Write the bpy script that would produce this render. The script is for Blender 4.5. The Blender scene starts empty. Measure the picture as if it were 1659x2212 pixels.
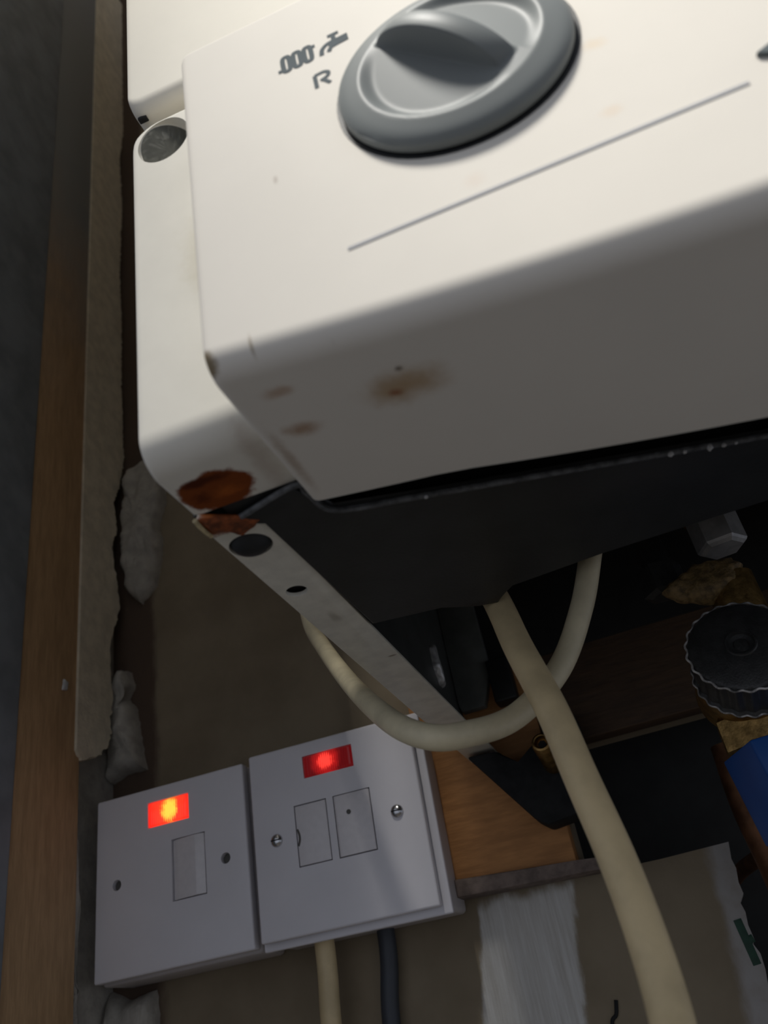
import bpy, bmesh, math, random
from mathutils import Vector, Matrix, noise
random.seed(7)
scene = bpy.context.scene
col = scene.collection
pi = math.pi

# ------------------------------------------------------------------ camera
CAM = Vector((.2802, -.4226, -.1381)); YAW, PITCH, ROLL = -.2380, .5638, -.2025; FPX = 1827.24
fw = Vector((math.sin(YAW)*math.cos(PITCH), math.cos(YAW)*math.cos(PITCH), math.sin(PITCH)))
rt = Vector((math.cos(YAW), -math.sin(YAW), 0)); up = rt.cross(fw)
rr = rt*math.cos(ROLL) + up*math.sin(ROLL); uu = up*math.cos(ROLL) - rt*math.sin(ROLL)
cd = bpy.data.cameras.new('camera'); cam = bpy.data.objects.new('camera', cd); col.objects.link(cam)
cd.sensor_fit = 'VERTICAL'; cd.sensor_height = 36; cd.lens = FPX/2212*36
cd.clip_start = .01; cd.clip_end = 50
M = Matrix((rr, uu, -fw)).transposed().to_4x4(); M.translation = CAM
cam.matrix_world = M
cd.dof.use_dof = True; cd.dof.focus_distance = .30; cd.dof.aperture_fstop = 17
scene.camera = cam

# ------------------------------------------------------------------ world, lamps, exposure
w = bpy.data.worlds.new('room_ambience'); scene.world = w; w.use_nodes = True
w.node_tree.nodes['Background'].inputs[0].default_value = (.80, .86, 1.0, 1)
w.node_tree.nodes['Background'].inputs[1].default_value = .42
def area(name, loc, target, sx, sy, power, color):
    L = bpy.data.lights.new(name, 'AREA'); L.shape = 'RECTANGLE'; L.size = sx; L.size_y = sy
    L.energy = power; L.color = color
    o = bpy.data.objects.new(name, L); col.objects.link(o); o.location = loc
    o.rotation_euler = (Vector(target)-Vector(loc)).to_track_quat('-Z', 'Y').to_euler()
    return o
area('ceiling_lamp', (.20, -1.18, 1.50), (.3, -.3, 0), .25, .30, 48, (1.0, .965, .90))
scene.view_settings.view_transform = 'Standard'; scene.view_settings.look = 'None'
scene.view_settings.exposure = 0; scene.view_settings.gamma = 1; scene.view_settings.use_curve_mapping = False

# ------------------------------------------------------------------ helpers
def lin(c):
    return tuple(((x/255)/12.92 if x/255 <= .04045 else ((x/255+.055)/1.055)**2.4) for x in c)
class NT:
    def __init__(s, name):
        s.m = bpy.data.materials.new(name); s.m.use_nodes = True; s.t = s.m.node_tree
        s.b = s.t.nodes['Principled BSDF']
        s.pos = s.t.nodes.new('ShaderNodeNewGeometry').outputs['Position']
    def n(s, ty, **kw):
        o = s.t.nodes.new(ty)
        for k, v in kw.items(): setattr(o, k, v)
        return o
    def l(s, a, b): s.t.links.new(a, b)
    def math(s, op, a, b=None, c=None):
        o = s.n('ShaderNodeMath', operation=op)
        for i, v in enumerate((a, b, c)):
            if v is None: continue
            if isinstance(v, (int, float)): o.inputs[i].default_value = v
            else: s.l(v, o.inputs[i])
        return o.outputs[0]
    def noise(s, scale, detail=4, rough=.6, vec=None, stretch=None):
        o = s.n('ShaderNodeTexNoise'); o.inputs['Scale'].default_value = scale
        o.inputs['Detail'].default_value = detail; o.inputs['Roughness'].default_value = rough
        v = vec or s.pos
        if stretch:
            mp = s.n('ShaderNodeMapping'); mp.inputs['Scale'].default_value = stretch; s.l(v, mp.inputs[0]); v = mp.outputs[0]
        s.l(v, o.inputs['Vector']); return o.outputs[0]
    def ramp(s, v, a, b, lo=0, hi=1):
        o = s.n('ShaderNodeMapRange', interpolation_type='SMOOTHSTEP')
        o.inputs[1].default_value = a; o.inputs[2].default_value = b; o.inputs[3].default_value = lo; o.inputs[4].default_value = hi
        s.l(v, o.inputs[0]); return o.outputs[0]
    def mix(s, fac, a, b):
        o = s.n('ShaderNodeMix', data_type='RGBA')
        for i, v in ((0, fac), (6, a), (7, b)):
            if isinstance(v, (int, float)): o.inputs[i].default_value = v
            elif isinstance(v, tuple): o.inputs[i].default_value = v+(1,) if len(v) == 3 else v
            else: s.l(v, o.inputs[i])
        return o.outputs[2]
    def spot(s, loc, rad, wob=.5, nscale=300, soft=.5):
        a = s.n('ShaderNodeVectorMath', operation='SUBTRACT'); s.l(s.pos, a.inputs[0]); a.inputs[1].default_value = loc
        d = s.n('ShaderNodeVectorMath', operation='DIVIDE'); s.l(a.outputs[0], d.inputs[0]); d.inputs[1].default_value = rad
        e = s.n('ShaderNodeVectorMath', operation='LENGTH'); s.l(d.outputs[0], e.inputs[0])
        k = s.math('MULTIPLY_ADD', s.math('SUBTRACT', s.noise(nscale, 5, .65), .5), wob*2, e.outputs['Value'])
        return s.ramp(k, 1, 1-soft)
    def bump(s, h, dist, strength=1):
        o = s.n('ShaderNodeBump'); o.inputs['Strength'].default_value = strength; o.inputs['Distance'].default_value = dist
        s.l(h, o.inputs['Height']); s.l(o.outputs[0], s.b.inputs['Normal'])
def mat(name, c, rough=.5, metal=0, vary=.08, vscale=60, bumpd=0, bscale=400, spots=(), spec=.5, stretch=None):
    """c linear rgb; spots = [(loc, radii, colour, strength, wobble, noise scale, softness)]"""
    s = NT(name); b = s.b
    b.inputs['Roughness'].default_value = rough; b.inputs['Metallic'].default_value = metal
    b.inputs['Specular IOR Level'].default_value = spec
    v = s.noise(vscale, stretch=stretch)
    out = s.mix(s.ramp(v, .3, .7), tuple(x*(1-vary) for x in c), tuple(min(1, x*(1+vary)) for x in c))
    for (loc, rad, sc, st, wob, ns, soft) in spots:
        out = s.mix(s.math('MULTIPLY', s.spot(loc, rad, wob, ns, soft), st), out, sc)
    s.l(out, b.inputs['Base Color'])
    if bumpd: s.bump(s.noise(bscale), bumpd)
    return s.m

def finish(bm, name, m, parent=None, smooth=30, base=None, kind=None):
    bmesh.ops.recalc_face_normals(bm, faces=bm.faces[:])
    me = bpy.data.meshes.new(name); 
    off = base if base is not None else (Vector(parent['base']) if parent is not None and 'base' in parent else None)
    if off is not None: bmesh.ops.translate(bm, verts=bm.verts[:], vec=-Vector(off))
    bm.to_mesh(me); bm.free()
    for p in me.polygons: p.use_smooth = True
    me.set_sharp_from_angle(angle=math.radians(smooth))
    o = bpy.data.objects.new(name, me); col.objects.link(o)
    if m: me.materials.append(m)
    if parent is not None: o.parent = parent
    elif off is not None: o.location = off
    if off is not None and parent is not None: pass
    if kind: o['kind'] = kind
    return o
BASES = {}
def thing(name, loc, label, cat, group=None, rot=None):
    o = bpy.data.objects.new(name, None); col.objects.link(o); o.location = loc; o.empty_display_size = .02
    o['label'] = label; o['category'] = cat
    if group: o['group'] = group
    if rot: o.rotation_euler = rot
    BASES[o] = Vector(loc)
    return o
def part(bm, name, m, parent, smooth=30, local=False):
    """part of a thing (coords are world unless local) or sub-part of a part"""
    r = parent
    while r.parent: r = r.parent
    base = Vector((0, 0, 0)) if local else BASES.get(r, Vector((0, 0, 0)))
    bmesh.ops.translate(bm, verts=bm.verts[:], vec=-base)
    o = finish(bm, name, m, None, smooth); o.parent = parent
    return o
def struct(bm, name, m, smooth=30):
    o = finish(bm, name, m, None, smooth); o['kind'] = 'structure'; return o
def single(bm, name, m, label, cat, group=None, smooth=35):
    o = finish(bm, name, m, None, smooth); o['label'] = label; o['category'] = cat
    if group: o['group'] = group
    return o

def box(x0, x1, y0, y1, z0, z1, bev=0, seg=3, bm=None):
    b = bmesh.new(); r = bmesh.ops.create_cube(b, size=1)
    for v in b.verts: v.co = Vector(((x0+x1)/2+v.co.x*(x1-x0), (y0+y1)/2+v.co.y*(y1-y0), (z0+z1)/2+v.co.z*(z1-z0)))
    if bev: bmesh.ops.bevel(b, geom=b.edges[:], offset=bev, segments=seg, profile=.5, affect='EDGES')
    return join(bm, b)
def join(a, b):
    if a is None: return b
    me = bpy.data.meshes.new('t'); b.to_mesh(me); b.free(); a.from_mesh(me); bpy.data.meshes.remove(me); return a
def loft(profiles, cap=True, closed=True):
    b = bmesh.new(); rows = [[b.verts.new(p) for p in pr] for pr in profiles]
    n = len(rows[0])
    for A, B in zip(rows, rows[1:]):
        for i in range(n if closed else n-1):
            j = (i+1) % n
            b.faces.new((A[i], A[j], B[j], B[i]))
    if cap:
        b.faces.new(rows[0][::-1]); b.faces.new(rows[-1])
    return b
def extrude_poly(pts, axis, a0, a1, bev=0, seg=2):
    """pts 2-D in the two other axes (order x,y,z without axis)"""
    def P(p, a):
        q = list(p); q.insert(axis, a); return Vector(q)
    b = loft([[P(p, a0) for p in pts], [P(p, a1) for p in pts]])
    if bev: bmesh.ops.bevel(b, geom=b.edges[:], offset=bev, segments=seg, profile=.5, affect='EDGES')
    return b
def catmull(pts, per=10):
    P = [Vector(p) for p in pts]; P = [2*P[0]-P[1]]+P+[2*P[-1]-P[-2]]; out = []
    for i in range(1, len(P)-2):
        a, b_, c, d = P[i-1:i+3]
        for k in range(per):
            t = k/per
            out.append(.5*((2*b_)+(c-a)*t+(2*a-5*b_+4*c-d)*t*t+(3*b_-a-3*c+d)*t**3))
    out.append(P[-2]); return out
def tube(pts, r, n=20, per=10, smooth_path=True, jitter=0):
    path = catmull(pts, per) if smooth_path else [Vector(p) for p in pts]
    T = (path[1]-path[0]).normalized(); N = T.orthogonal().normalized(); prof = []
    for i, p in enumerate(path):
        t = (path[min(i+1, len(path)-1)]-path[max(i-1, 0)]).normalized()
        N = (N-t*N.dot(t)).normalized(); B = t.cross(N)
        rad = r*(1+jitter*noise.noise(p*90))
        prof.append([p+(N*math.cos(2*pi*k/n)+B*math.sin(2*pi*k/n))*rad for k in range(n)])
    return loft(prof)
def lathe(profile, o, axis, n=48, knurl=None, bm=None, rot=0):
    """profile [(radius, along)] about axis through o"""
    ax = Vector(axis).normalized(); N = ax.orthogonal().normalized(); B = ax.cross(N); o = Vector(o)
    prof = []
    for i, (r, h) in enumerate(profile):
        row = []
        for k in range(n):
            a = 2*pi*k/n+rot; rk = r*(knurl(i, a) if knurl else 1)
            row.append(o+ax*h+(N*math.cos(a)+B*math.sin(a))*rk)
        prof.append(row)
    return join(bm, loft(prof))
def carve(o, cutters):
    tmp = []
    for c in cutters:
        me = bpy.data.meshes.new('c'); bmesh.ops.recalc_face_normals(c, faces=c.faces[:]); c.to_mesh(me); c.free()
        q = bpy.data.objects.new('c', me); col.objects.link(q); q.matrix_world = Matrix.Identity(4); tmp.append(q)
        m = o.modifiers.new('b', 'BOOLEAN'); m.operation = 'DIFFERENCE'; m.object = q; m.solver = 'EXACT'
    par = o.parent; loc = o.location.copy()
    o.parent = None
    bpy.context.view_layer.update()
    dg = bpy.context.evaluated_depsgraph_get()
    me = bpy.data.meshes.new_from_object(o.evaluated_get(dg))
    o.modifiers.clear(); old = o.data; o.data = me; me.name = o.name
    for q in tmp: bpy.data.objects.remove(q)
    for p in me.polygons: p.use_smooth = True
    me.set_sharp_from_angle(angle=math.radians(30))
    o.parent = par
def shift(bm, v):
    bmesh.ops.translate(bm, verts=bm.verts[:], vec=Vector(v)); return bm
def lump(outline, y0, thick, seed, res=.0022, inset=.004, axis=1, rag=.0012):
    """irregular plaster lump: outline in the plane across `axis`, domed towards -axis"""
    import mathutils
    xs = [p[0] for p in outline]; zs = [p[1] for p in outline]
    pts = []; n = len(outline)
    ring = []
    for i in range(n):                                   # densify with a ragged edge
        a, b_ = Vector(outline[i]), Vector(outline[(i+1) % n]); k = max(2, int((b_-a).length/res))
        for j in range(k):
            p = a.lerp(b_, j/k); q = Vector((p.x*300, p.y*300, seed))
            ring.append(p+Vector((noise.noise(q), noise.noise(q+Vector((9, 3, 1))))) * rag)
    c = sum(ring, Vector((0, 0)))/len(ring); rows = []
    steps = (1.0, .985, .93, .84, .7, .5, .25)
    for s, d in zip(steps, (0, .35, .65, .85, .95, 1, 1)):
        row = []
        for p in ring:
            q = c+(p-c)*s; h = thick*d*(1+.45*noise.noise(Vector((q.x*110, q.y*110, seed)))+.08*noise.noise(Vector((q.x*500, q.y*500, seed))))
            co = [q.x, q.y]; co.insert(axis, (y0-h) if axis == 1 else (y0+h)); row.append(Vector(co))
        rows.append(row)
    b = loft(rows)
    return b

# ------------------------------------------------------------------ materials
XL = .1985
rust = lin((128, 66, 30)); rustdark = lin((66, 28, 14)); rustlight = lin((190, 104, 44))
stain = lin((176, 132, 82)); grime = lin((120, 104, 80))
cream = mat('cream_enamel', (.88, .84, .74), .7, spec=.10, vary=.02, vscale=25)
shell_m = mat('shell_enamel', (.80, .77, .685), .7, spec=.10, vary=.03, vscale=40, spots=[
    ((.2085, -.280, -.0245), (.0100, .0078, .006), rust, 1, .30, 240, .18),
    ((.2075, -.2845, -.0245), (.0085, .0022, .006), rustdark, .8, .6, 300, .7),
    ((.2105, -.2785, -.0245), (.0050, .0030, .006), rustlight, .5, .9, 700, .9),
    ((.2040, -.2790, -.0245), (.0030, .0030, .006), rustdark, .6, .9, 700, .9),
    ((.222, -.285, -.0245), (.004, .02, .006), lin((140, 96, 64)), .25, .5, 300, .9),
    ((.219, -.2975, .03), (.010, .004, .022), lin((190, 180, 150)), .35, .6, 120, .9)])
panel_m = mat('panel_enamel', (.79, .75, .675), .7, spec=.10, vary=.015, vscale=30, spots=[
    ((.2590, -.2995, -.033), (.0125, .0075, .006), lin((172, 136, 84)), .75, .55, 130, .9),
    ((.2571, -.2984, -.033), (.0022, .0016, .006), lin((150, 88, 56)), .75, .4, 400, .8),
    ((.2599, -.3049, -.032), (.0011, .0009, .004), lin((96, 84, 66)), .8, .3, 400, .7),
    ((.2363, -.3070, -.030), (.0045, .0024, .006), lin((170, 126, 84)), .6, .5, 300, .9),
    ((.2356, -.2944, -.030), (.0065, .0034, .006), lin((158, 112, 68)), .7, .5, 260, .9),
    ((.2290, -.285, -.029), (.0020, .016, .006), lin((150, 118, 86)), .5, .5, 300, .9),
    ((.2268, -.3165, -.0255), (.0028, .003, .0036), lin((128, 110, 78)), .9, .4, 400, .5),
    ((.2365, -.318, -.0262), (.0005, .004, .0034), lin((150, 134, 108)), .7, .4, 300, .8),
    ((.2513, -.318, -.0318), (.0006, .004, .0022), lin((160, 148, 128)), .6, .4, 300, .8),
    ((.2464, -.318, .0163), (.0008, .003, .0020), lin((176, 164, 152)), .5, .3, 300, .8),
    ((.3105, -.318, -.0051), (.0030, .003, .0022), lin((226, 200, 170)), .3, .5, 300, .9),
    ((.3134, -.318, .0151), (.0035, .003, .0026), lin((228, 204, 168)), .35, .5, 300, .9),
    ((.2840, -.318, -.008), (.0030, .003, .0030), lin((224, 204, 186)), .25, .5, 300, .9)])
strip_m = mat('flange_paint', (.80, .775, .68), .5, vary=.08, vscale=120, bumpd=.00012, bscale=700, spots=[
    ((.2045, -.2690, -.026), (.0105, .0055, .01), rust, 1, .35, 320, .3),
    ((.2010, -.2720, -.026), (.0026, .003, .01), rustlight, .9, .4, 600, .5),
    ((.2085, -.2665, -.026), (.0036, .0022, .01), rustdark, .8, .4, 600, .5),
    ((.2105, -.1650, -.026), (.0020, .0010, .01), grime, .7, .4, 600, .6),
    ((.2060, -.2050, -.026), (.0020, .0060, .01), grime, .35, .5, 400, .8)])
rust_m = mat('flaking_rust', rust, .85, vary=.5, vscale=500, bumpd=.0006, bscale=900)
chip_m = mat('chipped_paint_edge', lin((196, 180, 140)), .6, vary=.25, vscale=500, bumpd=.0003)
black_m = mat('black_plastic', (.018, .019, .019), .5, vary=.2, vscale=70, bumpd=.00008, bscale=900, spots=[
    ((.300, -.232, -.026), (.030, .02, .006), (.035, .033, .032), .7, .5, 60, .9)])
lip_m = mat('lip_highlight_grey', (.085, .09, .095), .45, vary=.6, vscale=300, bumpd=.0002)  # lighter than the tray: the lip's highlight is put into its colour
dark_m = mat('dark_interior_steel', (.02, .02, .019), .7, vary=.2)
grey_m = mat('galvanised_upright', (.085, .09, .083), .5, vary=.15, vscale=90)
upr_m = mat('zinc_upright', (.16, .17, .155), .6, vary=.15, vscale=90)
knob_m = mat('grey_knob_plastic', (.200, .216, .214), .45, spec=.14, vary=.02, vscale=40)
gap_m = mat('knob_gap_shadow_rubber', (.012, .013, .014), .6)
print_m = mat('grey_print', (.14, .16, .168), .8, spec=.02, vary=.05)
line_m = mat('silver_grey_print', (.47, .47, .48), .8, spec=.02, vary=.03)
scoop_m = mat('grey_scoop_floor', (.24, .24, .21), .8, spec=.1, vary=.1, vscale=200)
plate_m = mat('white_switch_plastic', (.72, .70, .73), .36, vary=.015, vscale=50, bumpd=.00002, bscale=1200)
back_m = mat('back_box_plastic', (.50, .47, .47), .45, vary=.04)
rock_m = mat('rocker_plastic', (.72, .69, .705), .36, vary=.03, vscale=300)
screw_m = mat('chrome_screw', (.55, .55, .56), .22, 1, vary=.1)
slot_m = mat('dark_slot', (.01, .01, .01), .8)
hole_m = mat('screw_hole_inside', (.10, .095, .085), .7)
cable_m = mat('aged_cream_cable', (.62, .49, .28), .5, vary=.12, vscale=70, bumpd=.00012, bscale=500)
cable2_m = mat('pale_cream_cable', (.60, .53, .36), .48, vary=.12, vscale=80, bumpd=.0001, bscale=500)
cable3_m = mat('blue_grey_cable', (.035, .040, .050), .5, vary=.1)
brass_m = mat('tarnished_brass', (.35, .22, .08), .42, 1, vary=.35, vscale=250, bumpd=.0002)
copper_m = mat('dull_copper', (.15, .07, .035), .55, .8, vary=.35, vscale=120)
chrome_m = mat('nickel_nut', (.42, .42, .42), .4, .35, vary=.15, vscale=200, bumpd=.0001)
paste_m = mat('amber_jointing_paste', (.20, .13, .05), .6, vary=.5, vscale=350, bumpd=.0008, bscale=600)
cap_m = mat('black_moulded_cap', (.028, .028, .027), .38, vary=.25, vscale=300, bumpd=.00015, bscale=1500)
glint_m = mat('rim_glint_silver', (.36, .345, .33), .4, .4, vary=.8, vscale=260)  # silver colour standing in for highlights on the cap rim
blue_m = mat('blue_lever_plastic', (.008, .075, .30), .4, vary=.08)
brack_m = mat('charcoal_bracket', (.018, .0185, .019), .8, spec=.2, vary=.3, vscale=120)
clip_m = mat('shiny_clip', (.85, .85, .83), .35, .5, vary=.2, vscale=300, bumpd=.0008, bscale=300)
plaster_m = mat('grey_mortar', (.37, .345, .30), .9, vary=.15, vscale=120, bumpd=.0005, bscale=420)
skim_m = mat('beige_plasterboard_edge', (.62, .55, .42), .85, vary=.12, vscale=120, bumpd=.0005, bscale=500)
jamb_m = mat('dark_slate_paint', (.20, .225, .25), .6, vary=.2, vscale=30)
white_m = mat('white_paint', (.75, .73, .70), .5, vary=.05)
floor_m = mat('brown_floor', (.09, .078, .066), .7, vary=.15, vscale=6)
green_m = mat('green_marker', (.006, .045, .022), .6, vary=.25, vscale=300)
fleck_m = mat('white_fleck', (.5, .5, .5), .8, vary=.2, vscale=300)

def wood(name, c1, c2, stretch=(6, 40, 40), rough=.7):
    s = NT(name); s.b.inputs['Roughness'].default_value = rough
    g = s.noise(9, 8, .65, stretch=stretch); h = s.noise(25, 3)
    o = s.mix(s.ramp(g, .3, .72), c1, c2); o = s.mix(s.ramp(h, .35, .75, 0, .45), o, tuple(x*.55 for x in c1))
    s.l(o, s.b.inputs['Base Color']); s.bump(g, .0004); return s.m
wood_m = wood('orange_plywood', (.40, .18, .058), (.58, .27, .09))
shaded_wood_m = wood('shaded_plywood', (.060, .034, .018), (.10, .055, .027))  # darker copy of the plywood, with the boiler's shade in its colour
stud_m = wood('brown_board', (.25, .16, .082), (.36, .235, .125), stretch=(40, 40, 5))
def slate_topped():
    """brown board, blending to slate grey higher up"""
    s = NT('brown_to_slate_board'); s.b.inputs['Roughness'].default_value = .7
    sx = s.n('ShaderNodeSeparateXYZ'); s.l(s.pos, sx.inputs[0])
    g = s.noise(9, 8, .65, stretch=(40, 40, 5))
    o = s.mix(s.ramp(g, .3, .72), (.36, .225, .11), (.50, .32, .165))
    k = s.math('MULTIPLY_ADD', s.math('SUBTRACT', s.noise(14, 5), .5), .25, sx.outputs[2])
    o = s.mix(s.ramp(k, .22, .52), o, (.22, .225, .225))  # slate grey mixed in with height
    s.l(o, s.b.inputs['Base Color']); s.bump(g, .0003); return s.m
stud_m = slate_topped()
ply_edge_m = mat('dusty_plywood_edge', (.17, .13, .11), .9, vary=.3, vscale=160, bumpd=.0005)
def wall_paint():
    s = NT('khaki_plaster'); s.b.inputs['Roughness'].default_value = .85
    sx = s.n('ShaderNodeSeparateXYZ'); s.l(s.pos, sx.inputs[0]); X, Y, Z = sx.outputs
    n1 = s.noise(14, 5); n2 = s.noise(90, 5)
    o = s.mix(s.ramp(n1, .3, .7), (.185, .145, .092), (.26, .21, .14))
    # brushed white filler stripe below the board and torn white paper by the right edge
    wob = s.math('MULTIPLY', s.math('SUBTRACT', s.noise(120, 5, .6, stretch=(1, 1, .35)), .5), .010)
    u = s.math('ADD', s.math('MULTIPLY_ADD', Z, -.19, X), wob)
    st = s.math('MULTIPLY', s.ramp(u, .1990, .2025), s.ramp(u, .2472, .2435))
    st = s.math('MULTIPLY', st, s.ramp(s.math('ADD', Z, wob), -.0840, -.0900))
    streak = s.noise(40, 6, .7, stretch=(9, 1, .5))
    o = s.mix(s.math('MULTIPLY', st, s.ramp(streak, .25, .75, .55, 1)), o, (.62, .61, .58))
    u2 = s.math('ADD', s.math('MULTIPLY_ADD', Z, -.12, X), wob)
    tp = s.math('MULTIPLY', s.ramp(u2, .2985, .3040), s.ramp(Z, -.07, -.085))
    o = s.mix(s.math('MULTIPLY', tp, s.ramp(n2, .2, .6, .6, 1)), o, (.38, .36, .34))
    # darker red-brown band beside the corner
    bd = s.math('MULTIPLY', s.ramp(s.math('ADD', X, wob), .020, .013), s.ramp(Z, -.3, -.29))
    o = s.mix(bd, o, (.085, .055, .036))
    s.l(o, s.b.inputs['Base Color']); s.bump(n2, .0006); return s.m
wall_m = wall_paint()

def neon(name, edge, midc, hot, c0, rad, s_edge, s_hot, skew):
    """glowing lens: bulb behind ribbed red plastic; object coordinates (plate space)"""
    s = NT(name); tc = s.n('ShaderNodeTexCoord').outputs['Object']
    sx = s.n('ShaderNodeSeparateXYZ'); s.l(tc, sx.inputs[0])
    rib = s.math('SINE', s.math('MULTIPLY', sx.outputs[0], 2*pi/.0011))
    a = s.n('ShaderNodeVectorMath', operation='SUBTRACT'); s.l(tc, a.inputs[0]); a.inputs[1].default_value = c0
    d = s.n('ShaderNodeVectorMath', operation='DIVIDE'); s.l(a.outputs[0], d.inputs[0]); d.inputs[1].default_value = rad
    e = s.n('ShaderNodeVectorMath', operation='LENGTH'); s.l(d.outputs[0], e.inputs[0])
    k = s.math('ADD', e.outputs['Value'], s.math('MULTIPLY', rib, .16))
    k = s.math('ADD', k, s.math('MULTIPLY', s.math('SUBTRACT', s.noise(420, 3, vec=tc), .5), .8))
    f1 = s.ramp(k, skew, .9); f2 = s.ramp(k, 1.0, .55)
    c = s.mix(f1, edge, midc); c = s.mix(f2, c, hot)
    s.l(c, s.b.inputs['Emission Color']); s.b.inputs['Base Color'].default_value = (.25, .01, .01, 1)
    s.l(s.math('MULTIPLY_ADD', f2, s_hot-s_edge, s_edge), s.b.inputs['Emission Strength'])
    s.b.inputs['Roughness'].default_value = .2
    return s.m

# ------------------------------------------------------------------ structure
rag = [(.2860, -.60), (.2900, -.20), (.2930, -.150), (.2962, -.1345), (.2965, -.1288), (.2951, -.1250), (.2962, -.1235), (.2958, -.1180), (.2966, -.1130), (.2960, -.1092), (.2985, -.1060),
       (.2982, -.1015), (.2993, -.0960), (.2988, -.0920), (.3002, -.0852)]
wb = [(-.12, -.60)]+rag+[(.270, -.0856), (.2360, -.0850), (.2360, -.0280), (.75, -.0280), (.75, 1.35), (-.12, 1.35)]
struct(extrude_poly(wb, 1, 0, .013), 'wall_back', wall_m)
struct(box(-.12, .75, .085, .10, -.60, 1.35), 'wall_niche', dark_m)
struct(box(-.12, -.013, -.26, .0, -.60, 1.35), 'wall_left', plaster_m)
wl = bpy.data.objects['wall_left']
struct(box(-.0128, -.004, -.0925, -.043, -.60, 1.35, .001), 'trim_1', stud_m)
struct(box(-.0128, -.002, -.260, -.0930, -.60, 1.35, .002), 'trim_2', jamb_m)
struct(box(-.30, .195, -.40, -.362, .15, 1.35, .004), 'light_blocker_front', white_m)  # unseen panel, added to keep lamp light off the switch plates
struct(extrude_poly([(.156, -.404), (.193, -.404), (.201, -.70), (.176, -.70)], 2, .15, 1.30, .002), 'light_blocker_side', white_m)  # unseen panel, added to grade the lamp light across the control panel
struct(box(-2.5, 3, -3, .3, -1.32, -1.30), 'floor', floor_m)
struct(box(-.12, .75, -.40, .1, 1.35, 1.37), 'ceiling', white_m)
# ragged plasterboard edge on the left wall, ends above the switches
edge = [(.0030, .90), (.0030, .6499), (-.0030, .60), (.001, .54), (-.0034, .4439), (-.0010, .39), (-.0020, .3165), (.0000, .27), (.0009, .2502), (-.0061, .2174), (-.0115, .2065), (-.0078, .1859), (-.0140, .1681), (-.0085, .15),
        (-.0065, .1403), (-.0045, .1276), (-.011, .112), (-.0153, .0978), (-.0138, .0741), (-.0115, .066), (-.0151, .0479), (-.0128, .0429), (-.0172, .0337), (-.0270, .0262), (-.0319, .0250), (-.0391, .0209), (-.0445, .0260)]
sk = [(y-.0035, z) for (y, z) in edge]
ring = []
for i in range(len(sk)-1):
    a, b_ = Vector(sk[i]), Vector(sk[i+1]); k = max(2, int((b_-a).length/.0012))
    for j in range(k):
        p = a.lerp(b_, j/k); q = Vector((p.x*350, p.y*350, 4))
        ring.append((p.x+noise.noise(q)*.0018+noise.noise(q*3.1)*.0012, p.y+noise.noise(q+Vector((5, 5, 5)))*.0012))
ring += [sk[-1], (-.0445, .90)]
o = finish(extrude_poly(ring, 0, -.0128, -.0025, .0002, 1), 'plasterboard_strip', skim_m); o.parent = wl
for i, (ol, th, y0) in enumerate([
    ([(.0016, .2356), (.014, .2420), (.0283, .2206), (.0296, .2045), (.0237, .1843), (.0255, .170), (.024, .1555), (.0202, .1396), (.0089, .1300), (.0005, .1397), (-.0029, .1652), (-.0022, .2017)], .012, 0),
    ([(-.0046, .0868), (.0009, .0850), (.0028, .0741), (-.0014, .068), (.004, .0606), (.0078, .0372), (.0100, .0225), (-.003, .0226), (-.0125, .019), (-.0125, .05)], .013, 0),
    ([(-.0125, -.0865), (-.002, -.0925), (.0128, -.0905), (.0140, -.099), (.0137, -.120), (.012, -.16), (-.0125, -.17)], .012, 0)]):
    o = finish(lump(ol, y0, th, i*7.3), 'plaster_lump', plaster_m, smooth=60); o.parent = wl
o = finish(lump([(-.043, .0), (-.0385, .0), (-.036, -.03), (-.037, -.07), (-.034, -.11), (-.038, -.2), (-.043, -.2)], -.0128, .006, 3.1, axis=0), 'plaster_lump', plaster_m, smooth=60); o.parent = wl
o = finish(lump([(-.0600, .057), (-.0560, .0575), (-.0555, .0625), (-.0590, .0635)], -.0042, .0015, 1.7, axis=0, res=.001, rag=.0006), 'paint_fleck', fleck_m, smooth=60); o.parent = wl
# plywood board behind the boiler
wbd = bpy.data.objects['wall_back']
o = struct(extrude_poly([(.1720, -.0800), (.2350, -.0815), (.2350, .80), (.1720, .80)], 1, -.012, 0, .0008), 'trim_3', wood_m)
o = struct(box(.2352, .66, -.012, 0, -.0290, .80, .0008), 'trim_5', shaded_wood_m)  # same board behind the boiler, its shade painted as darker wood
o = struct(extrude_poly([(.1700, -.0832), (.2600, -.0865), (.2600, -.0815), (.2350, -.0800), (.1700, -.0752)], 1, -.0150, -.0005, .001), 'trim_4', ply_edge_m)
# green marker letter by the torn edge, and a hairy drip of paint
gm = tube([(.2923, -.0003, -.1150), (.2930, -.0003, -.1230), (.2938, -.0003, -.1325)], .0017, 10)
gm = join(gm, tube([(.2931, -.0003, -.1248), (.2945, -.0003, -.1232), (.2960, -.0003, -.1228)], .0015, 10))
for v in gm.verts: v.co.y = -.0001+(v.co.y+.0003)*.15
o = finish(gm, 'marker_letter', green_m); o.parent = wbd
dr = tube([(.2290, -.0006, -.1500), (.2300, -.0006, -.1420), (.2325, -.0006, -.1395), (.2340, -.0006, -.1345)], .0008, 8)
o = finish(dr, 'paint_drip', brack_m); o.parent = wbd

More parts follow.
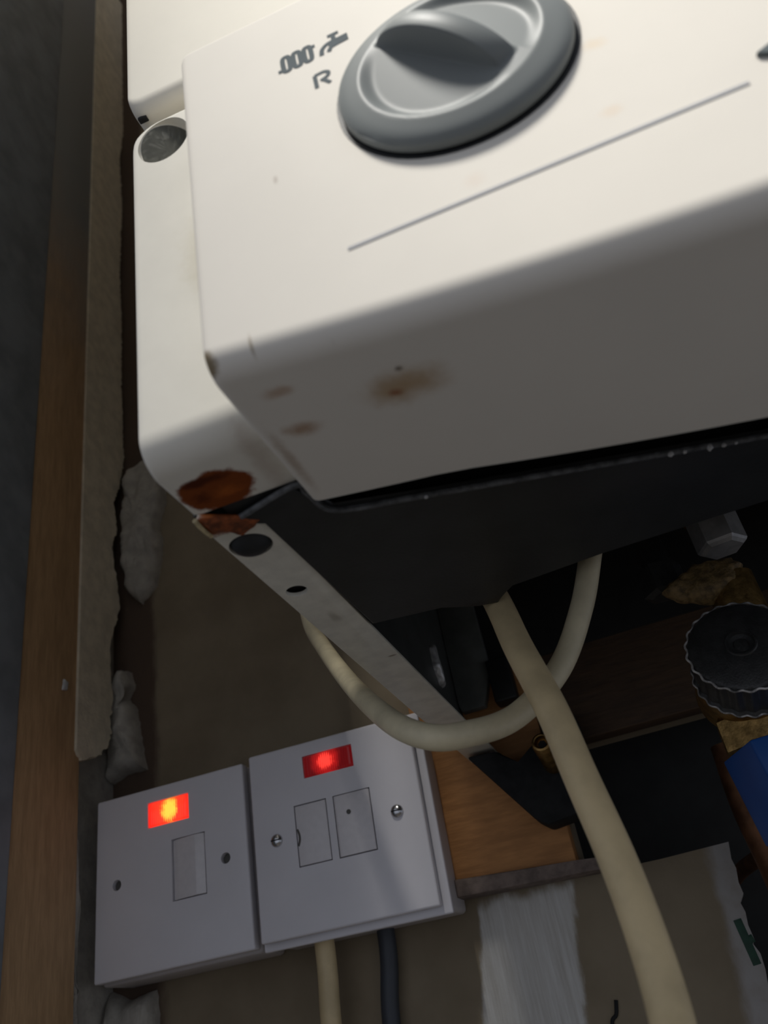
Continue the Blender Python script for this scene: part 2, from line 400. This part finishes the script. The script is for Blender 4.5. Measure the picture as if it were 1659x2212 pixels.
# ------------------------------------------------------------------ boiler
boiler = thing('boiler', (.39, -.15, -.042), 'white wall-hung boiler with grey control knob and rust on its underside', 'boiler')
XR = .585
def fillet_profile(yf, zt, zb, yr_t, yr_b, rt_, rb, n=8):
    """closed YZ profile: top rear, top front fillet, bottom front fillet, bottom rear"""
    p = [(yr_t, zt)]
    for k in range(n+1):
        a = pi/2*k/n; p.append((yf+rt_-rt_*math.sin(a), zt-rt_+rt_*math.cos(a)))
    for k in range(n+1):
        a = pi/2*k/n; p.append((yf+rb-rb*math.cos(a), zb+rb-rb*math.sin(a)))
    p.append((yr_b, zb)); return p
def stations(x0, x1, r, mid):
    s = []
    for k in range(7):
        a = pi/2*k/6; s.append((x0+r*(1-math.cos(a)), r*(1-math.sin(a))))
    s += [(x, 0) for x in mid]
    for k in range(6, -1, -1):
        a = pi/2*k/6; s.append((x1-r*(1-math.cos(a)), r*(1-math.sin(a))))
    return s
def corner(d, R):
    """drop of a rounded corner of radius R at distance d from the side"""
    return 0 if d >= R else R-math.sqrt(max(0, R*R-(R-d)**2))
# upper casing
mid = [XL+.0022+.0075*((k+1)/16) for k in range(16)]+[XL+.02, .3, .4, .5, XR-.02]
pr = []
for x, ins in stations(XL, XR, .0022, mid):
    c = corner(min(x-XL, XR-x), .0060)
    pr.append([(x, y, z) for (y, z) in fillet_profile(-.2995+ins, .86, .1020+c+ins*.3, -.02, -.02, .004, .0045)])
casing = part(loft(pr), 'casing', cream, boiler)
# lower shell behind the control panel
mid = [XL+.0026+.0095*((k+1)/16) for k in range(16)]+[XL+.02, .25, .3, .4, .5, XR-.02]
pr = []
for x, ins in stations(XL, XR, .0026, mid):
    c = corner(min(x-XL, XR-x), .0100)
    pr.append([(x, y, z) for (y, z) in fillet_profile(-.2975+ins, .0955-c-ins*.3, -.0250+ins*.4, -.258, -.2735, .0025, .0075, 10)])
shell = part(loft(pr), 'control_shell', shell_m, boiler)
BB = BASES[boiler]
cut = lathe([(.0001, -.006), (1, -.006), (1, .0), (.97, .0), (.85, .0), (.6, .0), (.3, .0), (.0001, .0)], (0, 0, 0), (0, 1, 0), 48)
for v in cut.verts:                               # finger scoop: floor dives towards its lower right end
    p = (v.co.x-v.co.z)*.7071; rr_ = math.hypot(v.co.x, v.co.z)
    d = -.006 if v.co.y < -.003 else (.0046+.0044*p)*(1 if rr_ < .98 else .85)
    v.co = Vector((.2092+v.co.x*.0080, -.2975+d, .0843+v.co.z*.0092))-BB
ins_ = lathe([(.96, .0), (.9, .0), (.6, .0), (.3, .0), (.0001, .0), (.0001, .1), (.96, .1)], (0, 0, 0), (0, 1, 0), 48)
for v in ins_.verts:
    p = (v.co.x-v.co.z)*.7071
    v.co = Vector((.2092+v.co.x*.0080, -.2975+.0046+.0044*p-(.0002 if v.co.y < .05 else -.0004), .0843+v.co.z*.0092))
carve(shell, [cut])
part(ins_, 'scoop_floor_sheet', scoop_m, shell)  # thin grey sheet laid on the scoop floor to darken it
# slot in the underside of the casing
part(box(.2005, .2034, -.2962, -.2945, .1017, .1030, .0002), 'casing_slot', slot_m, boiler)

# control panel box
def zb_panel(x):
    u = (.40-x)/.1735; return -.0278-.0135*(1-u*u)
def yr_panel(x):
    return -.2670+max(0, min(.5-abs(x-.40)+.0-.36, .08))*.16
PX0, PX1, PY = .2262, .5738, -.318
pr = []
mid = [PX0+.004+i*(PX1-PX0-.008)/40 for i in range(41)]
for x, ins in stations(PX0, PX1, .0022, mid):
    c = corner(min(x-PX0, PX1-x), .0035)
    pr.append([(x, y, z) for (y, z) in fillet_profile(PY+ins, .0800-c, zb_panel(x)+ins*.6, -.262, yr_panel(x), .0022, .0054, 10)])
panel = part(loft(pr), 'control_panel', panel_m, boiler)
# printed line, symbols and letter (thin ink on the panel)
YI = PY-.00008
part(box(.2582, .3320, YI-.0001, PY+.0004, -.01262, -.01188), 'printed_line', line_m, panel)
def ink(paths, r, name, m=print_m):
    b = None
    for p in paths:
        t = tube([(x/1000, 0, z/1000) for x, z in p], r, 8, per=6)
        for v in t.verts: v.co.y = YI+v.co.y*.03
        b = join(b, t)
    return part(b, name, m, panel)
def oval(cx, cz, rx, rz, n=16):
    return [(cx+rx*math.copysign(abs(math.cos(a))**.6, math.cos(a)), cz+rz*math.copysign(abs(math.sin(a))**.6, math.sin(a))) for a in [2*pi*k/n for k in range(n+1)]]
ink([oval(253.5, 54.6, .85, 2.9), oval(256.2, 54.6, .85, 2.9), oval(258.9, 54.6, .85, 2.9), [(251.3, 52.6), (252.8, 52.6)], [(259.6, 56.6), (260.9, 56.6)],
     [(254.4, 53.0), (255.3, 53.0)], [(254.4, 56.3), (255.3, 56.3)], [(257.1, 53.0), (258.0, 53.0)], [(257.1, 56.3), (258.0, 56.3)]], .00060, 'radiator_symbol')
ink([[(268.8, 55.3), (266.0, 55.2), (263.9, 55.0), (262.4, 53.7), (262.0, 51.5)], [(268.8, 53.7), (265.8, 53.4), (264.4, 53.0), (263.8, 51.7)], [(268.8, 54.5), (266, 54.3), (264, 54.0)],
     [(265.5, 54.6), (265.5, 57.6)], [(264.2, 57.7), (266.9, 57.7)]], .00056, 'tap_symbol')
ink([[(259.3, 40.4), (259.3, 45.2)], [(259.3, 45.2), (261.4, 45.3), (262.5, 44.5), (262.2, 43.3), (260.9, 42.7), (260.4, 42.6)], [(261.0, 42.7), (262.5, 40.4)]], .00050, 'letter_r')
part(extrude_poly([(.3352, -.0068), (.3440, -.0030), (.3560, -.0068), (.3440, -.0130)], 1, YI-.0009, PY+.0005, .0003), 'indicator_window', print_m, panel)

# knob
KX, KZ = .2878, .0265
part(lathe([(.0001, 0), (.0256, 0), (.0256, .0003), (.0001, .0003)], (KX, PY+.0001, KZ), (0, -1, 0), 64), 'knob_gap_shadow', gap_m, panel)  # black disc painting the shade in the gap round the knob
R1, R0 = .0244, .0190
def sm(t):
    t = max(0, min(1, t)); return t*t*(3-2*t)
def kh(a, b):
    """shallow dial: sloping skirt, sunken floor either side of a half-moon grip"""
    r = math.hypot(a, b)
    t = max(0, (r-R0)/(R1-R0)); sk_ = .0046-.0016*t-.0008*t**6
    fl_ = .0046-.0024*max(0, (abs(b)-.0034)/(R0-.0034))
    k = sm((r-R0+.0032)/.0036)
    h = fl_*(1-k)+sk_*k
    q = 1-((a+.0014)/.0166)**2
    if q > 0:
        hf = .0042+.0068*q**.6-.0005*(abs(b)/.0026)**2
        t = sm((abs(b)-.0022)/(.0035-.0022))
        h = max(h, h*t+hf*(1-t))
    return h
bs = sorted(set([round(-R1+2*R1*k/70, 6) for k in range(71)]+[round(s*(.001+.0034*k/24), 6) for k in range(25) for s in (-1, 1)]))
ca, sa = math.cos(math.radians(-50)), math.sin(math.radians(-50))
rows = []; NA = 110
for b_ in bs:
    half = math.sqrt(max(1e-12, R1*R1-b_*b_)); row = []
    for k in range(NA+1):
        a = half*(-math.cos(pi*k/NA)); h = kh(a, b_)
        row.append(Vector((KX+a*ca+b_*sa, PY-h, KZ+a*sa-b_*ca)))
    rows.append(row)
kb = loft(rows, cap=False, closed=False)
kb = lathe([(R1, .0022), (.0246, .0018), (.0246, .0007), (.012, .0007)], (KX, PY, KZ), (0, -1, 0), 96, bm=kb)
part(kb, 'control_knob', knob_m, panel, 50)

# black underside tray
def lipy(x): return -.2588+.302*(x-.2283) if x < .40 else -.2588+.302*(.5717-x)
tr = [(.2050, -.2680), (.2241, -.2735), (.2255, -.2690), (.2283, -.2588)]+[(x, lipy(x)) for x in (.2482, .2812, .3329, .40, .4671, .52, .5717)]+[(.579, -.2588), (.579, -.1925), (.33, -.1930), (.2864, -.1925),
      (.2580, -.1905), (.2548, -.1870), (.2517, -.1812), (.2454, -.1830), (.2355, -.1906), (.2140, -.1935), (.2128, -.2640)]
tray = part(extrude_poly(tr, 2, -.0268, -.0246, .0005), 'underside_tray', black_m, boiler)
lip = [(.2052, -.2678, -.0262), (.2241, -.2733, -.0262), (.2258, -.2690, -.0262), (.2288, -.2588, -.0264)]+[(x, lipy(x), -.0266) for x in (.2482, .2812, .3329, .40, .4671, .52, .5717)]
part(tube(lip, .0008, 10, per=6), 'tray_lip', lip_m, tray)
part(extrude_poly([(.2060, -.2735), (.2240, -.2775), (.2240, -.2700), (.2060, -.2660)], 2, -.0249, -.0150), 'tray_shoulder', black_m, tray)
for k, (x, r_) in enumerate(((.2500, .0005), (.3085, .0007), (.3120, .0005), (.3180, .0008), (.3215, .0006), (.3245, .0004))):
    sb = bmesh.new(); bmesh.ops.create_icosphere(sb, subdivisions=2, radius=1)
    for v in sb.verts: v.co = Vector((x, lipy(x)-.0003, -.0273))+v.co*r_*(1+.5*noise.noise(v.co*2+Vector((k, 0, 0))))*(Vector((1.8, 1, .6)) if False else 1)
    part(sb, 'plaster_speck', fleck_m, tray, 60)
# chassis: side panels with bottom flanges, floor, rear upright
sp = box(XL, XL+.0012, -.2735, -.0125, -.0249, .1000)
side = part(sp, 'side_panel', grey_m, boiler)
fl = part(extrude_poly([(XL, -.2725), (XL+.0016, -.2742), (.2128, -.2650), (.2128, -.0125), (XL, -.0125)], 2, -.0262, -.0250, .0003), 'bottom_flange', strip_m, boiler)
c1 = shift(lathe([(.0001, -.01), (.0055, -.01), (.0055, .01), (.0001, .01)], (.2045, -.2560, -.0256), (0, 0, 1), 32), -BB)
c2 = shift(lathe([(.0001, -.01), (.0031, -.01), (.0031, .01), (.0001, .01)], (.2036, -.2269, -.0256), (0, 0, 1), 24), -BB)
carve(fl, [c1, c2])
part(lathe([(.0001, -.0026), (.0022, -.0023), (.0040, -.0014), (.0052, .0002), (.0052, .004), (.0001, .004)], (.2045, -.2560, -.0258), (0, 0, 1), 32), 'rubber_plug', gap_m, fl)
part(lathe([(.0001, .0018), (.0042, .0018), (.0042, .003), (.0001, .003)], (.2036, -.2269, -.0256), (0, 0, 1), 24), 'screw_hole', slot_m, fl)
part(lump([(.2000, -.2732), (.2065, -.2712), (.2120, -.2668), (.2095, -.2640), (.2060, -.2620), (.2005, -.2690)], -.0262, -.0012, 5.5, res=.0006, rag=.0011, axis=2), 'rust_flake', rust_m, fl, 60)
part(tube([(.1990, -.2738, -.0264), (.1989, -.2710, -.0267), (.1988, -.2680, -.0266), (.1987, -.2655, -.0264)], .0005, 8, jitter=.8), 'chipped_edge', chip_m, fl)
part(box(XR-.0012, XR, -.2735, -.0125, -.0262, .1000), 'side_panel', strip_m, boiler)
part(box(XR-.0143, XR, -.2650, -.0125, -.0262, -.0250), 'bottom_flange', strip_m, boiler)
part(box(XL+.0014, XR-.0014, -.2570, -.1930, -.0170, -.0160), 'gap_darkener', dark_m, boiler)  # dark sheet added to paint the shade above the tray gap
part(box(XL+.0014, XR-.0014, -.2560, -.0125, .0850, .0870), 'chassis_floor', dark_m, boiler)
part(box(.1998, XR-.0014, -.0142, -.0124, .0160, .0850), 'chassis_back', dark_m, boiler)
part(extrude_poly([(.1999, .0010), (.2010, -.0030), (.2130, -.0030), (.2196, .0150), (.2185, .0850), (.1999, .0850)], 1, -.0200, -.0144, .0006), 'rear_upright', upr_m, boiler)
part(box(.2190, .2300, -.0260, -.0150, -.0050, .0170, .001), 'rear_latch', black_m, boiler)
part(lump([(-.0570, .0190), (-.0545, .0215), (-.0535, .0150), (-.0490, .0100), (-.0480, .0020), (-.0520, .0010), (-.0580, .0090)], XL+.0013, .0030, 2.2, res=.0006, rag=.0009, axis=0), 'spring_clip', clip_m, boiler, 60)

# ------------------------------------------------------------------ wall bracket and brass stub under the boiler
single(extrude_poly([(.2000, -.0275), (.2150, -.0285), (.2230, -.0380), (.2440, -.0200), (.2540, -.0220), (.2540, -.0600), (.2440, -.0640), (.2290, -.0655), (.2240, -.0615)], 1, -.0300, -.0122, .0014),
       'wall_bracket', brack_m, 'charcoal plastic wall bracket at the rear end of the grey flange', 'bracket')
st = thing('brass_stub', (.2385, -.032, -.036), 'short brass pipe stub with a hexagonal socket standing out from the black bracket', 'pipe stub')
axd = Vector((-.0010, -.0300, .0080))
o = part(lathe([(.0001, 0), (.0046, 0), (.0046, .020), (.0042, .0212), (.0034, .0216), (.0030, .0212), (.0029, .0180), (.0001, .0180)], (.2388, -.0295, -.0410), axd, 32), 'stub_body', brass_m, st)
q = Vector((.2388, -.0295, -.0410))+axd.normalized()*.0182
part(lathe([(.0001, 0), (.0019, 0), (.0019, .0012), (.0001, .0012)], q, axd, 6), 'socket', slot_m, st)

# ------------------------------------------------------------------ pipework on the right
vt = thing('isolation_valve', (.332, -.115, -.09), 'brass isolation valve with knurled black cap and blue lever beneath the boiler', 'valve')
body = part(lathe([(.0001, -.012), (.0135, -.012), (.0150, -.008), (.0150, .016), (.0135, .020), (.0135, .030), (.0001, .030)], (.3176, -.1035, -.0501), (0, -1, 0), 40), 'valve_body', brass_m, vt)
def kn(i, a): return 1+(.022*math.cos(a*22) if 2 <= i <= 7 else 0)
cax = Vector((0, -.96, .28)).normalized(); co_ = Vector((.3176, -.150, -.0501))-cax*.0176; KS = .80
capb = lathe([(r*KS, h) for r, h in [(.0001, -.001), (.0170, -.001), (.0190, .0000), (.0203, .0012), (.0203, .0022), (.0193, .0030), (.0196, .0148), (.0203, .0154), (.0198, .0168), (.0185, .0174), (.0062, .0180), (.0058, .0184), (.0052, .0184),
              (.0048, .0172), (.0030, .0168), (.0024, .0174), (.0001, .0176)]], co_, cax, 176, knurl=kn)
cap = part(capb, 'knurled_cap', cap_m, vt, 40)
cn = cax.orthogonal().normalized(); cb_ = cax.cross(cn)
for hh, rr_ in ((.0164, .0205), (.0018, .0204)):
    ring_ = []
    for k in range(177):
        a = 2*pi*k/176; q_ = rr_*KS*(1+.022*math.cos(a*22)); ring_.append(co_+cax*hh+(cn*math.cos(a)+cb_*math.sin(a))*q_)
    part(tube(ring_, .00038, 8, smooth_path=False), 'rim_glint', glint_m, cap)  # painted rim highlight, modelled as a thin silver ring
part(lathe([(.0001, 0), (.0110, 0), (.0122, .0015), (.0122, .012), (.0110, .0135), (.0001, .0135)], (.3160, -.1035, -.0600), (0, 0, -1), 6, rot=.3), 'union_nut', brass_m, vt)
lev = extrude_poly([(.3110, -.1300), (.3440, -.1350), (.3440, -.1000), (.3090, -.0980), (.3025, -.1080)], 2, -.1030, -.0742, .0010)
for v in lev.verts: v.co.x += (-.0742-v.co.z)*.10
part(lev, 'lever', blue_m, vt)
part(lathe([(.0001, 0), (.0075, 0), (.0075, .010), (.0001, .010)], (.3300, -.1000, -.0501), (0, -1, 0), 24), 'spindle', brass_m, vt)
part(tube([(.3290, -.1035, -.0380), (.3290, -.1035, -.0100)], .0090, 24, smooth_path=False), 'riser', brass_m, vt)
np_ = lathe([(.0075, 0), (.0090, .0010), (.0097, .0020), (.0097, .0150), (.0080, .0170)], (.3322, -.1035, .0020), (0, 0, 1), 6, rot=.12)
part(np_, 'compression_nut', chrome_m, vt, 20)
part(lump([(.3040, -.0090), (.3180, -.0020), (.3330, -.0035), (.3350, -.0080), (.3320, -.0150), (.3200, -.0190), (.3080, -.0140)], -.1060, .006, 8.8, res=.001, rag=.001), 'jointing_paste', paste_m, vt, 60)
part(tube([(.3290, -.1035, .0170), (.3290, -.1035, .0840)], .0075, 24, smooth_path=False), 'tail_pipe', copper_m, vt)
ut = thing('drain_union', (.306, -.085, -.01), 'blackened pipe union left of the nickel nut under the boiler', 'pipe union')
part(lathe([(.0060, 0), (.0090, .0012), (.0090, .0120), (.0060, .0132)], (.3070, -.0950, -.0060), (0, 0, 1), 6, rot=.4), 'union_nut', cap_m, ut, 20)
part(tube([(.3070, -.0950, .0050), (.3070, -.0950, .0840)], .0055, 20, smooth_path=False), 'pipe', dark_m, ut)
single(tube([(.3135, -.0200, -.0500), (.3125, -.0200, -.0760), (.3145, -.0180, -.1050), (.3160, -.0150, -.1600), (.3160, -.0150, -.50)], .0075, 24), 'copper_pipe', copper_m,
       'dull copper pipe running down behind the blue valve lever', 'pipe')
single(tube([(.3400, -.0500, -.0960), (.3250, -.0480, -.0940), (.3060, .0300, -.0930), (.3000, .0800, -.0930)], .0035, 16), 'small_bore_pipe', copper_m,
       'thin copper pipe crossing below the blue lever', 'pipe')

# ------------------------------------------------------------------ cables
single(tube([(.2440, -.1690, .0600), (.2462, -.1700, .0100), (.2482, -.1720, -.0154), (.2501, -.1740, -.0212), (.2519, -.1780, -.0300), (.2544, -.1850, -.0444), (.2596, -.1958, -.0677), (.2625, -.2012, -.0883), (.2656, -.2079, -.1087),
             (.2673, -.2145, -.1259), (.2677, -.2215, -.1413), (.2665, -.2297, -.1553), (.2640, -.2380, -.1900), (.2600, -.2400, -.30), (.26, -.24, -.6)], .0045, 24), 'power_cable', cable_m,
       'thick aged cream cable hanging straight down from the black tray', 'cable')
single(tube([(.2930, -.1660, .0600), (.2910, -.1670, .0150), (.2884, -.1682, -.0021), (.2830, -.1723, -.0165), (.2752, -.1724, -.0327), (.2636, -.1751, -.0502), (.2483, -.1846, -.0637), (.2353, -.1988, -.0691), (.2255, -.2017, -.0676),
             (.2122, -.1884, -.0556), (.1879, -.1444, -.0237), (.1610, -.0939, .0177), (.1482, -.0737, .0437), (.1430, -.0600, .0800), (.1400, -.0300, .1300), (.1400, -.0060, .20), (.1400, -.0050, .60)], .0036, 20), 'looped_cable', cable2_m,
       'thinner cream cable looping under the grey flange', 'cable')

# ------------------------------------------------------------------ switches
def screw(parent, u, wv, y, r):
    s = part(lathe([(.0001, -.001), (r, -.001), (r, .0006), (r*.9, .0012), (r*.6, .0018), (r*.25, .0021), (.0001, .0021)], (u, y, wv), (0, -1, 0), 28), 'screw', screw_m, parent, local=True)
    part(box(u-r*.75, u+r*.75, y-.00225, y-.0014, wv-.00025, wv+.00025), 'screw_slot', slot_m, s, local=True)
def switch(name, loc, roll, label, kind):
    yf = loc[1]                                   # face of the plate; local y=0 at the face
    t = thing(name, loc, label, 'switch', rot=(0, roll, 0))
    d = -yf
    bb = box(-.0004 if kind == 'a' else .0002, .0864 if kind == 'a' else .0886, .0068, d-.0003, -.0872, .0002, .0022)
    part(bb, 'back_box', back_m, t, local=True)
    if kind == 'b':
        part(box(.0010, .0850, .0042, .0068, -.0850, -.0010), 'shadow_gap', hole_m, t, local=True)
        part(box(-.0016, .0896, .0062, .0092, -.0890, .0020, .0008), 'spacer_rim', plate_m, t, local=True)
    fp = part(box(0, .086, 0, .0062 if kind == 'a' else .0042, -.086, 0, .0011, 4), 'face_plate', plate_m, t, local=True)
    if kind == 'a':
        nx = (.0313, .0540, -.0196, -.0080); rk = (.0445, .0625, -.0570, -.0290); hs = ((.0125, -.0436), (.0738, -.0436))
    else:
        nx = (.0297, .0550, -.0172, -.0074); rk = (.0432, .0612, -.0572, -.0298); hs = ((.0122, -.0432), (.0735, -.0432))
    g = .0005
    def hole(a): return box(a[0]-g, a[1]+g, -.01, .0035, a[2]-g, a[3]+g)
    cuts = [hole(nx), hole(rk)]
    if kind == 'b': fu = (.0228, .0388, -.0570, -.0298); cuts.append(hole(fu))
    else:
        for u, v in hs: cuts.append(lathe([(.0001, -.0035), (.0026, -.0035), (.0026, .01), (.0001, .01)], (u, 0, v), (0, -1, 0), 28))
    carve(fp, cuts)
    # rocker: a shallow V profile so one half stands proud
    x0, x1, z0, z1 = rk
    if kind == 'a':
        rp = [(x0, .0034), (x0, .0010), (x0+.003, .0002), (x1-.0045, -.0013), (x1, .0000), (x1, .0034)]
    else:
        rp = [(x0, .0034), (x0, -.0002), (x0+.001, -.0006), (x1-.001, -.0006), (x1, -.0002), (x1, .0034)]
    rb = extrude_poly(rp, 2, z0, z1, .0003)
    rocker = part(rb, 'rocker', rock_m, t, local=True)
    if kind == 'b':
        f = part(box(fu[0], fu[1], -.0001, .0034, fu[2], fu[3], .0004), 'fuse_carrier', rock_m, t, local=True)
        part(lathe([(.0001, 0), (.0011, 0), (.0011, .0003), (.0001, .0003)], ((x0+x1)/2-.002, -.0006, z1-.0085), (0, -1, 0), 16), 'rocker_mark', hole_m, rocker, local=True)
        part(tube([(fu[0]+.0004, -.0002, -.0405), (fu[0]+.0012, -.0003, -.0430), (fu[0]+.0012, -.0003, -.0455), (fu[0]+.0003, -.0002, -.0480)], .0005, 8), 'finger_notch', hole_m, f, local=True)
        for u, v in hs: screw(t, u, v, 0, .0030)
    else:
        for u, v in hs:
            part(lathe([(.0001, -.0034), (.0024, -.0034), (.0024, -.0026), (.0001, -.0022)], (u, 0, v), (0, -1, 0), 24), 'recessed_screw', hole_m, t, local=True)
    # neon lens, ribbed
    b = None; n = 40; rows = []
    for k in range(n+1):
        x = nx[0]+(nx[1]-nx[0])*k/n; yb = -.0007+.00012*math.cos(k*pi)
        ed = min(k, n-k); yb += .0006*max(0, 1-ed/2)
        rows.append([(x, .0034, nx[2]), (x, yb+.0005, nx[2]), (x, yb, nx[2]+.0008), (x, yb, nx[3]-.0008), (x, yb+.0005, nx[3]), (x, .0034, nx[3])])
    m = neonA if kind == 'a' else neonB
    part(loft(rows), 'neon_indicator', m, t, local=True)
    return t
neonA = neon('glowing_orange_neon', (1, .022, .012), (1, .05, .018), (1, .62, .06), (.0437, 0, -.0132), (.0052, .02, .0066), 1.0, 1.15, 2.6)
neonB = neon('glowing_red_neon', (.07, .002, .003), (.40, .008, .008), (1, .05, .035), (.0415, 0, -.0118), (.0045, .02, .0042), 1.0, 1.15, 2.0)
sa_ = switch('neon_switch', (0, -.033, 0), .0126, 'white switch plate with bright orange neon, next to the left wall', 'a')
sb_ = switch('fused_spur', (.0914, -.0366, -.0004), .0177, 'white fused spur with dim red neon and two chrome screws', 'b')
single(tube([(.1120, -.0160, -.0800), (.1120, -.0160, -.1000), (.1105, -.0160, -.1300), (.1100, -.0150, -.2000), (.11, -.015, -.6)], .0047, 20), 'spur_cable', cable_m,
       'cream cable leaving the bottom of the fused spur', 'cable')
single(tube([(.1395, -.0065, -.0800), (.1390, -.0065, -.1000), (.1350, -.0060, -.1300), (.1340, -.0060, -.2000), (.134, -.006, -.6)], .0042, 16), 'dark_spur_cable', cable3_m,
       'dark blue-grey cable dropping from the fused spur beside the cream one', 'cable')
